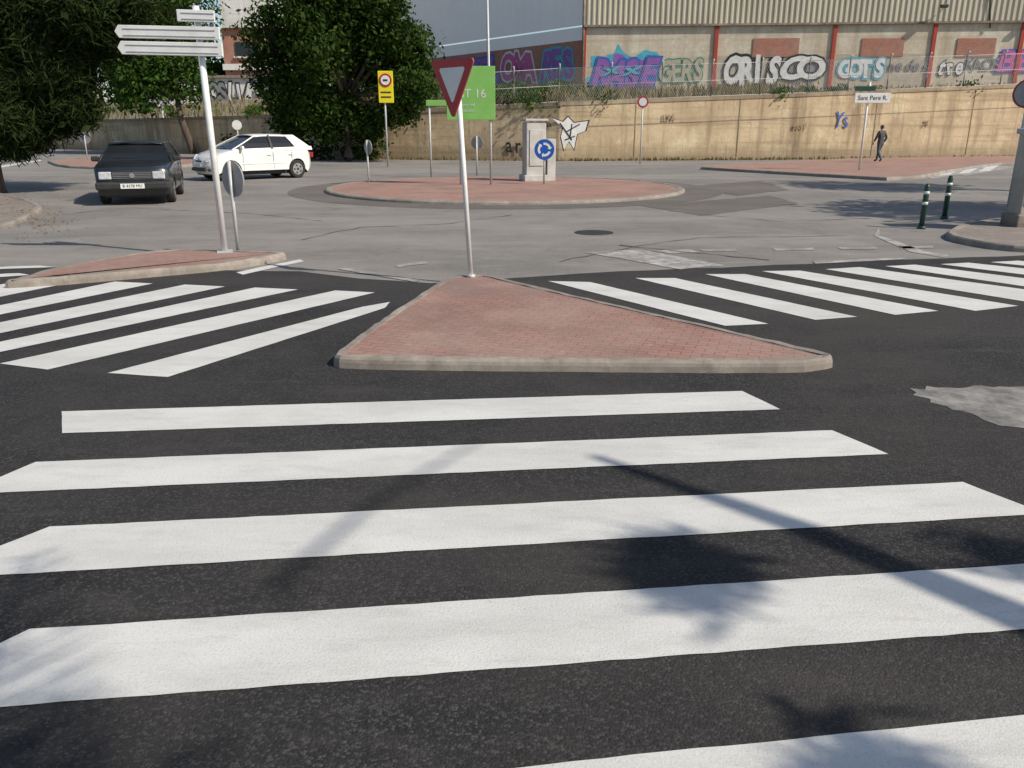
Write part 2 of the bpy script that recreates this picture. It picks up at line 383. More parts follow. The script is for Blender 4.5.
mesh('embankment_terrain',v,f,M['ground'],smooth=True)
def leaves(name,cent,rad,nclump,per,size,mat,parent=None,csize=.45,elong=1.0,shell=.55,wd=.5):
    C=[]
    for c,r in zip(cent,rad):
        d=rng.normal(size=(nclump,3)); d/=np.linalg.norm(d,axis=1)[:,None]
        rr=(shell+(1.08-shell)*rng.random(nclump)**.6)
        C.append(np.array(c)+d*rr[:,None]*np.array(r))
    C=np.concatenate(C); n=len(C)*per
    pos=np.repeat(C,per,axis=0)+rng.normal(size=(n,3))*csize*np.array([1,1,.7])
    u=rng.normal(size=(n,3)); u/=np.linalg.norm(u,axis=1)[:,None]
    w_=rng.normal(size=(n,3)); vv=np.cross(u,w_); vv/=np.linalg.norm(vv,axis=1)[:,None]
    s=size*(.6+.8*rng.random(n))[:,None]
    q=np.stack([pos-u*s*elong,pos+vv*s*wd,pos+u*s*elong,pos-vv*s*wd],axis=1).reshape(-1,3)
    me=bpy.data.meshes.new(name); me.vertices.add(n*4); me.vertices.foreach_set('co',q.ravel())
    me.loops.add(n*4); me.loops.foreach_set('vertex_index',np.arange(n*4,dtype=np.int32))
    me.polygons.add(n); me.polygons.foreach_set('loop_start',np.arange(0,n*4,4,dtype=np.int32))
    me.update(calc_edges=True); me.materials.append(mat)
    return link(bpy.data.objects.new(name,me),parent)
def tree(name,base,trunk_top,tr,cent,rad,nclump,per,size,mat,**k):
    e=empty(name); b=Vector(base); t=Vector(trunk_top)
    mid=b.lerp(t,.5)+Vector((random.uniform(-.15,.15),random.uniform(-.1,.1),0))
    tube('trunk',[b-Vector((0,0,.1)),b+Vector((0,0,.25)),mid,t],[tr*1.35,tr,tr*.85,tr*.6],M['bark'],e)
    for c in cent:
        c=Vector(c); s=mid.lerp(t,random.uniform(.5,1)); mm=s.lerp(c,.5)+Vector((random.uniform(-.3,.3),random.uniform(-.3,.3),-.2))
        tube('limb',[s,mm,c,c+(c-mm)*.5],[tr*.5,tr*.35,tr*.2,tr*.05],M['bark'],e,seg=7)
    leaves('foliage',cent,rad,nclump,per,size,mat,e,**k); return e
def blobs(cx,cy,cz,rx,ry,rz,n,br):
    c=[];r=[]
    for i in range(n):
        d=rng.normal(size=3); d/=np.linalg.norm(d); k=.75*rng.random()**.4
        c.append((cx+d[0]*rx*k,cy+d[1]*ry*k,cz+d[2]*rz*k)); q=br*(.6+.7*rng.random()); r.append((q,q,q*.85))
    return c,r
X=lambda px,d,z=1.7:P(px,128,d).x
c,r=blobs(X(347,44),44,6.2,4.9,3.2,4.4,24,1.5)
for px,py,q in ((285,95,1.2),(310,112,1.0),(270,70,1.1),(395,110,1.0),(412,88,1.0),(418,60,1.0),(365,122,.9),(340,105,1.1),(300,60,1.3),(400,40,1.2),(266,30,1.2),(330,128,.7),(290,122,.7)):
    p=P(px,py,43.6+random.uniform(-1.2,1)); c.append(tuple(p)); r.append((q,q,q*.8))
tree('broadleaf_tree',(X(347,44),44,0),(X(345,44),44,3.6),.27,c,r,40,32,.125,M['leafd'],csize=.33)
c,r=blobs(X(165,57),57,7.2,5.0,3.0,5.2,19,1.8)
tree('broadleaf_tree',(X(190,57),57,0),(X(180,57),57,4.5),.25,c,r,42,28,.16,M['leafm'],csize=.42)
c,r=blobs(X(258,100),100,8.0,3.6,3,3.0,6,1.8)
tree('broadleaf_tree',(X(285,100),100,4.5),(X(285,100),100,7.5),.25,c,r,30,20,.28,M['leafd'],csize=.6)
pc=[P(30,20,23),P(85,8,22),P(5,60,23),P(55,55,22.5),P(15,92,22.5),P(58,88,22.5),P(0,122,22),P(35,116,22.5),P(-60,60,24),P(-80,0,24),P(98,34,23),P(0,-30,24),P(60,-50,24),P(-60,110,24),P(30,40,24),P(108,-8,23),P(70,112,22.5),P(118,6,22.5),P(14,140,22.3)]
pr=[(.9,1.0,.6) if i not in (9,11,12,15,8) else (1.6,1.5,1.2) for i in range(len(pc))]
for i in (16,17,18): pr[i]=(.45,.45,.3)
tree('pine_tree',G(-2,193),P(-30,20,23.5),.2,[tuple(p) for p in pc],pr,60,75,.11,M['leafp'],csize=.22,elong=1.5,shell=.35,wd=.16)
leaves('foliage',[tuple(p) for p in pc],[tuple(q*.75 for q in z) for z in pr],30,26,.14,M['leafp'],bpy.data.objects['pine_tree'],csize=.2,shell=.1)
cs=[];rs=[]
for i in range(26):
    x=-80+i*2.6; y=100+random.uniform(-6,10); q=random.uniform(3,5); cs.append((x,y,5+random.uniform(-1,3))); rs.append((q,q,q*1.0))
leaves('distant_trees',cs,rs,30,16,.45,M['leafd'],csize=.9)
c=[tuple(P(px,148+random.uniform(-3,3),46+random.uniform(0,1))) for px in (300,318,362,372,240,270)]
leaves('bushes',c,[(1.0,.6,.7)]*len(c),26,16,.12,M['leafd'],csize=.2)
def weeds(name,n,region,h,mat):
    v=[];f=[]
    for i in range(n):
        x,y,z=region(); a=random.uniform(0,6.28); hh=h*random.uniform(.4,1.3); w_=.04*random.uniform(.6,1.6)
        dx,dy=math.cos(a)*w_,math.sin(a)*w_; lx,ly=random.uniform(-.3,.3)*hh,random.uniform(-.3,.3)*hh
        k=len(v); v+=[(x-dx,y-dy,z),(x+dx,y+dy,z),(x+lx+dx*.3,y+ly+dy*.3,z+hh),(x+lx*.9-dx*.3,y+ly-dy*.3,z+hh*.95)]; f.append((k,k+1,k+2,k+3))
    return mesh(name,v,f,mat)
def reg():
    i=random.choice([1,2,2,2,2,2,3]); s=random.random(); t=random.random()**1.5
    a=top[i].lerp(top[i+1],s); b=back[i].lerp(back[i+1],s); p=a.lerp(b,t*.9)
    return p.x,p.y+.35,a.z+(b.z-a.z)*min(1,t*.9*1.6)-.05
def regr():
    i=random.choice([3,4,5]); s=random.random(); t=random.random()**2*.6
    a=top[i].lerp(top[i+1],s); b=back[i].lerp(back[i+1],s); p=a.lerp(b,t)
    return p.x,p.y+.35,a.z+(b.z-a.z)*min(1,t*1.6)-.05
weeds('dry_weeds',11000,reg,.6,M['dry'])
weeds('dry_weeds',1300,regr,.25,M['dry'])
c=[];r=[]
for i in range(110):
    x,y,z=reg()
    if x<6: c.append((x,y,z+.3)); q=random.uniform(.3,.9); r.append((q,q,q*.7))
for i in range(14):
    x,y,z=regr(); c.append((x,y,z+.1)); q=random.uniform(.2,.5); r.append((q,q,q*.7))
leaves('shrubs',c,r,12,16,.11,M['leafm'],csize=.2)
def reg2():
    t=random.random(); i=random.choice([2,3,4,3]); a=WP[i][0].lerp(WP[i+1][0],t); return a.x,a.y-random.random()**2*.6,.0
weeds('weeds',900,reg2,.16,M['dry'])
# ---------------- fence
def fence(name,pts,h,post=2.6):
    e=empty(name)
    for i in range(len(pts)-1):
        a,b=Vector(pts[i]),Vector(pts[i+1]); L=(b-a).length; k=max(1,round(L/post))
        for j in range(k+(i==len(pts)-2)):
            p=a.lerp(b,j/k); tube('post',[p,p+Vector((0,0,h)),p+Vector((0,-.2,h+.2))],.042,M['metal'],e,6)
        for z in (.05,h*.5,h): tube('rail',[a+Vector((0,0,z)),b+Vector((0,0,z))],.013,M['metal'],e,4)
        v=[];f=[]; step=.13; n=int(L/step); d=(b-a).normalized(); wd=.0035
        for j in range(n):
            for sgn in (1,-1):
                p=a.lerp(b,j/n); q=p+d*sgn*h*.6+Vector((0,0,h))
                k0=len(v); v+=[p-d*wd,p+d*wd,q+d*wd,q-d*wd]; f.append((k0,k0+1,k0+2,k0+3))
        mesh('wire_mesh',v,f,M['metal'],e)
    return e
fence('chain_link_fence',[(a.x,a.y+.2,h-.02) for a,h in WP[2:]],1.7)
# ---------------- warehouse
we=empty('warehouse_building')
zb=8.8; ztop=17
def on(a,b,s,z,off=0):
    p=a.lerp(b,s); d=(b-a); d.z=0; n=Vector((d.y,-d.x,0)).normalized()
    return Vector((p.x,p.y,z))+n*off
def facade(a,b,z0,z1,mat,name,off=0):
    mesh(name,[on(a,b,0,z0,off),on(a,b,1,z0,off),on(a,b,1,z1,off),on(a,b,0,z1,off)],[(0,1,2,3)],mat,we)
def ribs(a,b,z0,z1,mat,name,pitch=.38,dep=.07,off=.06):
    L=(b-a).length; n=int(L/pitch); v=[];f=[]
    for j in range(n+1):
        for fr,o in ((0,0),(.5,0),(.6,dep),(.9,dep)):
            s=min(1,(j+fr)/n); 
            v+=[on(a,b,s,z0,off+o),on(a,b,s,z1,off+o)]
    for k in range(len(v)//2-1): f.append((2*k,2*k+2,2*k+3,2*k+1))
    mesh(name,v,f,mat,we)
A0=Vector((bA.x,bA.y,0));B0=Vector((bB.x,bB.y,0));C0=Vector((bC.x-6,bC.y+7.5,0))
facade(A0,B0,3.0,zb,M['plaster'],'front_plaster')
ribs(A0,B0,zb+.1,ztop,M['clad'],'front_cladding')
facade(C0,A0,3.0,zb-.9,M['brickred'],'side_brick')
facade(C0,A0,zb-.9,zb,M['cladw'],'side_band')
ribs(C0,A0,zb+.1,ztop,M['cladw'],'side_cladding',.9,.02)
D0=Vector((40,100,0)); 
mesh('roof',[Vector((p.x,p.y,ztop)) for p in (A0,B0,D0,C0)],[(0,1,2,3)],M['clad'],we)
dF=(B0-A0).normalized(); aF=math.atan2(dF.y,dF.x); nF=Vector((dF.y,-dF.x,0))
def fpos(px,py,off=0):
    x=(px-512)/F; y=(384-py)/F
    dr=Vector((x,CP+y*SP,-SP+y*CP)); o=Vector((0,0,H))
    t=((A0+nF*off)-o).dot(nF)/dr.dot(nF); return o+dr*t
for px in (584,715,832,931,1018,1120):
    p=fpos(px,60,.06); box('red_column',(p.x,p.y,(zb+3.2)/2),(.26,.14,zb-3.3),M['redpaint'],we,aF)
for a,b in ((752,800),(860,905),(955,997),(1060,1110)):
    p0=fpos(a,57,.03); p1=fpos(b,38,.03); c=(p0+p1)/2
    box('brick_infill',(c.x,c.y,c.z),(abs(p1.x-p0.x),.06,abs(p1.z-p0.z)),M['brickred'],we,aF)
c=(A0+B0)/2+nF*.12; box('ledge',(c.x,c.y,zb+.02),((B0-A0).length,.24,.14),M['stone'],we,aF)
tube('corner_downpipe',[A0+Vector((-.05,-.1,4)),A0+Vector((-.05,-.1,ztop))],.09,M['stone'],we)
for px,py in ((940,12),(1045,12)):
    p=fpos(px,py,.2); tube('floodlight_arm',[p,p+nF*.6+Vector((0,0,.3))],.04,M['metal'],we,6); q=p+nF*.6+Vector((0,0,.3)); box('floodlight',q,(.5,.3,.2),M['black'],we,aF,.03)
tube('facade_pipe',[fpos(990,-60,.18),fpos(990,28,.18)],.05,M['black'],we,8)
def text(body,size,mat,mtx,offset=0,ext=.004,parent=None,shear=0):
    cu=bpy.data.curves.new('t','FONT'); cu.body=body; cu.size=size; cu.extrude=ext; cu.offset=offset; cu.align_x='CENTER'; cu.align_y='CENTER'; cu.shear=shear; cu.resolution_u=3
    o=bpy.data.objects.new('t',cu); col.objects.link(o); bpy.context.view_layer.update()
    me=bpy.data.meshes.new_from_object(o.evaluated_get(bpy.context.evaluated_depsgraph_get())); bpy.data.objects.remove(o)
    me.materials.clear(); me.materials.append(mat)
    o=bpy.data.objects.new('lettering',me); link(o,parent); o.matrix_world=mtx; return o
GM={k:pm('spray_'+k,c,tuple(x*.7 for x in c),2.5,.7) for k,c in dict(purple=(.27,.12,.42),cyan=(.08,.42,.55),white=(.70,.70,.68),black=(.025,.025,.03),green=(.06,.28,.17),red=(.4,.06,.05),pink=(.55,.12,.32),blue=(.06,.13,.45),grey=(.22,.22,.23),sand=(.46,.40,.31),rust=(.36,.26,.16)).items()}
def graff(word,p,width,h,fill,line,ang,nrm,parent,ol=.07,mess=.16,base=.02):
    n=len(word); lw=width/n
    d=Vector((math.cos(ang),math.sin(ang),0))
    sz=h/.72
    for i,ch in enumerate(word):
        c=Vector(p)+d*((i-(n-1)/2)*lw)+Vector((0,0,random.uniform(-.05,.05)*h))
        sx=lw/(sz*.62)*1.08
        r=Matrix.Rotation(ang,4,'Z')@Matrix.Rotation(math.pi/2,4,'X')@Matrix.Rotation(random.uniform(-mess,mess),4,'Z')@Matrix.Diagonal((sx,1.0,1,1))
        sh=random.uniform(-.2,.3)
        for m2,of,o2 in ((line,ol*h*.9,base),(fill,ol*h*.35,base+.02)):
            text(ch,sz,m2,Matrix.Translation(c+nrm*(o2+i*.0025))@r,of,.002,parent,sh)
def gf(word,x0,x1,y0,y1,fill,line,**k):
    p=fpos((x0+x1)/2,(y0+y1)/2,.03); a=fpos(x0,y0);b=fpos(x1,y1)
    graff(word,p,abs(b.x-a.x),abs(a.z-b.z)*.9,GM[fill],GM[line],aF,nF,we,**k)
def splat(x0,x1,y0,y1,m_,off=.012,spk=.12):
    v=[]
    for k in range(48):
        a=k/48*6.283; rr=1+.18*math.sin(7*a+1)+random.uniform(-spk,spk)
        q=fpos((x0+x1)/2+math.cos(a)*(x1-x0)/2*rr,(y0+y1)/2+math.sin(a)*(y1-y0)/2*rr,off); q.z=max(q.z,3.2); v.append(q)
    mesh('spray_cloud',v,[tuple(reversed(range(48)))],GM[m_],we)
def panel_(x0,x1,y0,y1,m_,off=.01):
    mesh('paint_panel',[fpos(x0,y1,off),fpos(x1,y1,off),fpos(x1,y0,off),fpos(x0,y0,off)],[(0,1,2,3)],GM[m_] if m_ in GM else M[m_],we)
panel_(716,831,56,92,'sand',.008); panel_(834,929,54,88,'sand',.008)
splat(588,660,50,94,'cyan',.012,.22); splat(594,652,58,92,'purple',.018)
gf('RASE',592,654,60,90,'purple','blue',ol=.16,base=.03)
gf('xx',600,640,64,76,'cyan','cyan',ol=.03,base=.08)
gf('GERS',660,703,60,84,'sand','green',ol=.12)
gf('ORIS',726,777,57,86,'white','black',ol=.20)
splat(778,820,57,84,'grey'); gf('CO',780,818,58,82,'white','black',ol=.16,base=.03)
gf('GOTS',840,882,60,79,'white','cyan',ol=.2)
gf('nedes',888,928,60,72,'grey','grey',ol=.02)
gf('tre',938,962,58,76,'white','black',ol=.12)
gf('KAOS',965,1000,58,72,'grey','grey',ol=.04)
splat(998,1036,52,74,'pink'); gf('BE',998,1030,52,74,'pink','blue',ol=.14,base=.03)
dS=(A0-C0).normalized(); aS=math.atan2(dS.y,dS.x); nS=Vector((dS.y,-dS.x,0))
for i,(wd,fl,ln) in enumerate((('RES','purple','cyan'),('OMA','pink','white'),('KEL','purple','blue'),('ZO','cyan','purple'))):
    s=.91-.15*i; p=on(C0,A0,s,6.3); graff(wd,p,4.2,2.0,GM[fl],GM[ln],aS,nS,we,ol=.16)
e=empty('wall_graffiti')
def wallpt(px,py,off=.03,seg=3):
    a=WP[seg][0]; b=WP[seg+1][0]; dd=(b-a).normalized(); nn=Vector((dd.y,-dd.x,0))
    dr=Vector(((px-512)/F,CP+(384-py)/F*SP,-SP+(384-py)/F*CP)); o=Vector((0,0,H)); t=((a+nn*off)-o).dot(nn)/dr.dot(nn); return o+dr*t
shape=[(552,118),(563,122),(568,117),(574,123),(588,121),(585,131),(577,134),(574,149),(569,141),(564,150),(561,137),(563,128)]
k=len(shape)
mesh('tag_line',[wallpt(569+(q[0]-569)*1.1,133+(q[1]-133)*1.1,.012) for q in shape][::-1],[tuple(range(k))],GM['black'],e)
mesh('tag_fill',[wallpt(*q,.018) for q in shape][::-1],[tuple(range(k))],GM['white'],e)
for q0,q1 in (((560,123),(572,140)),((580,124),(566,132)),((572,124),(570,138)),((565,140),(575,136))):
    A_=wallpt(*q0,.03);B_=wallpt(*q1,.03); tube('tag_stroke',[A_,B_],.03,GM['black'],e,4)
for wd,px,py,hh,cc,lc in (('evol',800,126,.4,'rust','rust'),('Ys',842,120,.9,'blue','cyan'),('LUNA',668,118,.35,'rust','rust'),('T4',925,124,.4,'rust','rust')):
    s_=3 if px<790 else 4; p=wallpt(px,py,.03,s_); dd=(WP[s_+1][0]-WP[s_][0]).normalized(); graff(wd,p,hh*.55*len(wd),hh,GM[cc],GM[lc],math.atan2(dd.y,dd.x),Vector((dd.y,-dd.x,0)),e,ol=.0)
for wd,px,py,hh in (('arc',518,146,.8),('nh',546,124,.35)):
    p=wallpt(px,py,.03,2 if px<556 else 3); dd=(WP[3][0]-WP[2][0]).normalized(); graff(wd,p,hh*1.8,hh,GM['black'],GM['black'],math.atan2(dd.y,dd.x),Vector((dd.y,-dd.x,0)),e,ol=.02)
# ---------------- left building
lb=empty('industrial_building')
def lbox(x0,x1,y0,y1,d,dep,mat,name):
    p0=P(x0,y1,d);p1=P(x1,y0,d); sx=abs(p1.x-p0.x)
    return box(name,((p0.x+p1.x)/2,d+dep/2,(p0.z+p1.z)/2),(sx,dep,p1.z-p0.z),mat,lb)
lbox(150,420,78,125,80,9,M['wplaster'],'ground_storey')
lbox(226,430,28,77.5,86,10,M['brickred'],'brick_storey')
lbox(222,434,-60,27.6,85.6,11,M['wplaster'],'upper_storey')
lbox(223,433,64,70,85.7,.5,M['wplaster'],'white_band')
for i in range(4): lbox(236+i*46,260+i*46,42,56,85.9,.2,M['glass'],'window')
for i in range(4): lbox(234+i*46,262+i*46,56.2,58,85.75,.3,M['wplaster'],'sill')
lbox(146,424,75.2,77.8,79.7,9.6,M['stone'],'parapet')
for i,(wd,px) in enumerate((('HOS',215),('LIK',240),('AE',258),('SOR',290))):
    p=P(px,95,79.95); graff(wd,p,2.6,1.8,GM['white' if i%2 else 'grey'],GM['black'],0,Vector((0,-1,0)),lb,ol=.15)
# ---------------- poles and signs
def pole(base,h,r,e,lean=(0,0),mat='metal',name='pole'):
    b=Vector(base); t=b+Vector((lean[0],lean[1],h)); tube(name,[b-Vector((0,0,.02)),t],r,M[mat],e,16); return t
def disc(name,c,r,nrm,th,mat,e,seg=32):
    c=Vector(c); n=Vector(nrm).normalized(); return tube(name,[c-n*th/2,c+n*th/2],r,mat,e,seg)
def poly_plate(name,pts2,c,nrm,th,mat,e):
    n=Vector(nrm).normalized(); r=Vector((-n.y,n.x,0)).normalized(); u=Vector((0,0,1))
    v=[Vector(c)+r*x+u*y+n*s for s in (0,th) for x,y in pts2]; k=len(pts2)
    f=[tuple(reversed(range(k))),tuple(range(k,2*k))]+[(i,(i+1)%k,k+(i+1)%k,k+i) for i in range(k)]
    return mesh(name,v,f,mat,e)
def rtri(s,rad=.05,n=5):
    h=s*.866; c=[(-s/2,h/3),(0,-h*2/3),(s/2,h/3)]; out=[]
    for i,(x,y) in enumerate(c):
        L=math.hypot(x,y); cx,cy=x-x/L*rad*2,y-y/L*rad*2; a0=math.atan2(y,x)
        for k in range(n): a=a0-math.radians(60)+math.radians(120)*k/(n-1); out.append((cx+math.cos(a)*rad,cy+math.sin(a)*rad))
    return out
e=empty('yield_sign'); b=G(471,276,.1); b=Vector((b.x,b.y,.09))
t=P(456.5,62,b.y-.02); pole(b,t.z-b.z,.027,e,lean=(t.x-b.x,-.02),mat='white')
tube('foot_flange',[b+Vector((0,0,-.01)),b+Vector((0,0,.03))],.05,M['metal'],e)
n=Vector((-.70,-.71,0)).normalized(); c=P(455.5,80,b.y)+n*.035
ts=.70
poly_plate('red_border',rtri(ts,.035),c,n,.012,M['red'],e)
poly_plate('white_centre',rtri(ts*.60,.02),c+n*.0125,n,.003,M['white'],e)
poly_plate('back',rtri(ts,.035),c-n*.006,n,.005,M['signback'],e)
for dz in (.1,-.12): box('bracket',c-n*.03+Vector((0,0,dz)),(.09,.09,.03),M['metal'],e,.78)
def rnd_sign(name,base,h,r,nrm,front,back='signback',pm_='metal',pr_=.03,lean=(0,0)):
    e=empty(name); t=pole(base,h,pr_,e,mat=pm_,lean=lean); n=Vector(nrm).normalized(); c=t-Vector((0,0,r))+n*(pr_+.012)
    disc('plate',c,r,n,.02,M[back],e); 
    if front: disc('face',c+n*.0125,r*.97,n,.006,M[front],e)
    return e,c,n
# direction sign: stacked blades with bevelled arrow ends
e=empty('direction_sign'); b=G(225,252,.09); t=P(195.5,6,b.y); pole(b,t.z-b.z,.042,e,lean=(t.x-b.x,0),mat='white')
box('base_plate',b+Vector((0,0,.01)),(.2,.2,.02),M['metal'],e,.3)
def board(x0,x1,y0,y1,off,ry=0,arrow=True):
    p0=P(x0,y1,b.y+off);p1=P(x1,y0,b.y+off); c=(p0+p1)/2; wd=p1.x-p0.x; hh=p1.z-p0.z
    x,z=wd/2,hh/2; k=.05 if arrow else 0
    outl=[(-x+k,-z),(x,-z),(x,z),(-x+k,z)]+([(-x,0)] if arrow else [])
    v=[(q[0],s,q[1]) for s in (-.022,.022) for q in outl]; n_=len(outl)
    f=[tuple(range(n_)),tuple(reversed(range(n_,2*n_)))]+[(i,n_+i,n_+(i+1)%n_,(i+1)%n_) for i in range(n_)]
    o=mesh('board',v,f,M['white'],e); o.location=c; o.rotation_euler=(0,ry,0); bevel(o,.006)
    for kk in (-.28,.22): box('rib',c+Vector((.03,-.026,kk*hh)),(wd*.88,.008,hh*.05),M['ribm'],e,0,ry=ry)
board(116,219,26,39,-.08,.02); board(119,222,42,55.5,-.08,.02); board(178,214,10,22,-.08,.03,False)
for y in (33,49,16): 
    p=P(199,y,b.y-.03); box('clamp',p,(.13,.09,.05),M['metal'],e)
b=G(238,250,.1); rnd_sign('traffic_sign',b,P(233,161,b.y).z-.1,.235,(.6,.8,0),'red',pr_=.024)
b=G(544,184,RH); ee,c,n=rnd_sign('roundabout_sign',b,P(543,139,b.y).z-RH,.30,(-.05,-1,0),'blue')
for k in range(3):
    a0=k*2.094+.3; rr=.2
    arc=[(math.cos(a0+q*1.45/6)*rr,math.sin(a0+q*1.45/6)*rr) for q in range(7)]
    inn=[(x*.66,y*.66) for x,y in arc]
    poly_plate('arrow',arc+inn[::-1],c+n*.018,n,.003,M['white'],ee)
    x,y=math.cos(a0-.28),math.sin(a0-.28); x1,y1=math.cos(a0+.02),math.sin(a0+.02)
    poly_plate('arrow_head',[(x*rr*.86,y*rr*.86),(x1*rr*1.25,y1*rr*1.25),(x1*rr*.45,y1*rr*.45)],c+n*.019,n,.003,M['white'],ee)
e=empty('utility_cabinet'); b=G(534,181,RH); bx,by=b.x,b.y+.3
hc=P(534,121,by).z
box('body',(bx,by,.06+(hc-.13)/2+.03),(.64,.55,hc-.13),M['conc'],e,.25,.02); box('cap',(bx,by,hc+.03),(.74,.66,.07),M['conc'],e,.25,.015); box('plinth',(bx,by,.17),(.8,.72,.2),M['conc'],e,.25,.02)
box('door',(bx+.07,by-.28,1.1),(.45,.03,1.1),M['conc'],e,.25,.01)
box('side_box',(bx+.52,by-.05,.72),(.28,.3,1.3),M['conc'],e,.25,.02)
e=empty('green_information_sign'); d=G(470,184,.1).y
p0=P(447,120,d);p1=P(495,66,d); cc=(p0+p1)/2
box('panel',cc,(p1.x-p0.x,.05,p1.z-p0.z),M['green'],e,0,.01)
for px in (461,491): q=P(px,187,d); tube('leg',[(q.x,d+.05,.07),(q.x,d+.05,p1.z-.05)],.035,M['metal'],e)
text('ST 16',.34,GM['white'],Matrix.Translation(cc+Vector((.05,-.03,-.02)))@Matrix.Rotation(math.pi/2,4,'X'),0,.002,e)
for k in (0,1): text('zona industrial'[k*5:k*5+8],.13,GM['white'],Matrix.Translation(cc+Vector((-.1,-.03,-.32-.16*k)))@Matrix.Rotation(math.pi/2,4,'X'),0,.002,e)
e=empty('direction_sign'); p=P(436,103,d+5); box('arrow_panel',p,(.7,.05,.2),M['green'],e,0,.01); q=P(431,170,d+5)
tube('leg',[(q.x,d+5.05,0),(q.x,d+5.05,p.z)],.035,M['metal'],e)
def simple(px,py,topy,r,nrm,front=None,z=RH,name='traffic_sign',pr_=.028):
    b=G(px,py,z); return rnd_sign(name,b,P(px,topy,b.y).z-z,r,nrm,front,pr_=pr_)
simple(369,185,140,.22,(.75,.65,0),None,0)
simple(477,175,136,.23,(.4,.9,0),None)
ee,c,n=simple(640,164,96,.27,(-.1,-1,0),'red',0,pr_=.035); disc('ring_inner',c+n*.018,.19,n,.004,M['white'],ee)
simple(88,161,129,.38,(.2,1,0),None,0)
simple(240,156,120,.3,(.3,-1,0),'white',0,pr_=.04)
b=G(1008,207,.1); ee,c,n=rnd_sign('traffic_sign',b,P(1018,77,b.y).z-.12,.29,(.35,1,0),'red')
disc('rim',c-n*.012,.285,n,.004,M['red'],ee); disc('rear_plate',c-n*.015,.255,n,.006,M['signback'],ee)
e=empty('traffic_sign'); b=G(388,167,0); pz=P(386,71,b.y); p2=P(386,103,b.y)
tube('pole',[(b.x,b.y,0),(b.x,b.y,pz.z)],.04,M['metal'],e)
wy=P(393.5,87,b.y).x-P(378.5,87,b.y).x
cc=(pz+p2)/2+Vector((0,-.08,0)); box('yellow_panel',cc,(wy,.04,pz.z-p2.z),M['yellow'],e,0,.02)
disc('ring',cc+Vector((0,-.03,.28)),.28,(0,-1,0),.02,M['red'],e); disc('ring_inner',cc+Vector((0,-.045,.28)),.20,(0,-1,0),.02,M['white'],e); box('symbol',cc+Vector((0,-.06,.28)),(.2,.01,.08),M['black'],e)
for k in range(2): box('caption',cc+Vector((0,-.025,-.22-.2*k)),(.45,.012,.06),M['black'],e)
e=empty('direction_sign'); b=G(167,152,0); t=P(158,72,b.y); pole(b,t.z,.07,e,lean=(t.x-b.x,0),mat='white')
for x0,x1,y0,y1 in ((153,169,75,81),(151,171,96,104)):
    p0=P(x0,y1,b.y-.1);p1=P(x1,y0,b.y-.1); box('board',(p0+p1)/2,(p1.x-p0.x,.05,p1.z-p0.z),M['white'],e,0,.01)
e=empty('direction_sign'); b=G(859,170,.12); t=P(861,82,b.y); pole(b,t.z-.12,.04,e,mat='white')
p0=P(854,103,b.y-.08);p1=P(891,93,b.y-.08); box('board',(p0+p1)/2,(p1.x-p0.x,.05,p1.z-p0.z),M['white'],e,0,.01)
text('Sant Pere R.',.23,GM['black'],Matrix.Translation((p0+p1)/2+Vector((0,-.03,0)))@Matrix.Rotation(math.pi/2,4,'X'),0,.002,e)
p0=P(855,91,b.y-.08);p1=P(876,86,b.y-.08); box('board_small',(p0+p1)/2,(p1.x-p0.x,.05,p1.z-p0.z),M['dgreen'],e,0,.01)
e=empty('street_lamp'); b=G(490,160,0); tube('pole',[(b.x,b.y,0),(b.x,b.y,1.2),(b.x-.1,b.y,10.5)],[.11,.085,.055],M['metal'],e); tube('arm',[(b.x-.1,b.y,10.5),(b.x-.3,b.y-.6,10.9),(b.x-.5,b.y-1.6,11)],.04,M['metal'],e,8); box('lantern',(b.x-.55,b.y-1.9,11),(.3,.7,.14),M['signback'],e,0,.05)
for px,py in ((921,229),(944,219)):
    b=G(px,py,.1 if px>930 else 0); e=empty('bollard',b); hh=.78
    tube('post',[(0,0,0),(0,0,hh-.06),(0,0,hh)],[.045,.045,.025],M['dgreen'],e,14); tube('base',[(0,0,0),(0,0,.05)],.07,M['dgreen'],e,14)
    for z in (.42,.60): tube('reflective_ring',[(0,0,z),(0,0,z+.05)],.048,M['white'],e,14)
# right-hand roadside cabinet
e=empty('utility_cabinet'); b=G(1003,226,.1)
bx=b.x+.64; by=b.y+.1
M['cab']=plaster('cabinet_weathered',(.46,.42,.37),(.36,.33,.29),(.18,.15,.13),3,.5)
box('body',(bx,by,.10+.80),(.90,.4,1.4),M['cab'],e,0,.015); box('lid',(bx,by,1.65),(1.0,.5,.09),M['conc'],e,0,.02)
box('plinth',(bx,by,.18),(1.0,.5,.24),M['stone'],e,0,.02)
for k in (-1,1): box('door',(bx+k*.21,by-.205,1.0),(.39,.02,1.1),M['cab'],e,0,.006)
box('notice',(bx-.22,by-.22,1.3),(.2,.012,.28),M['conc'],e)
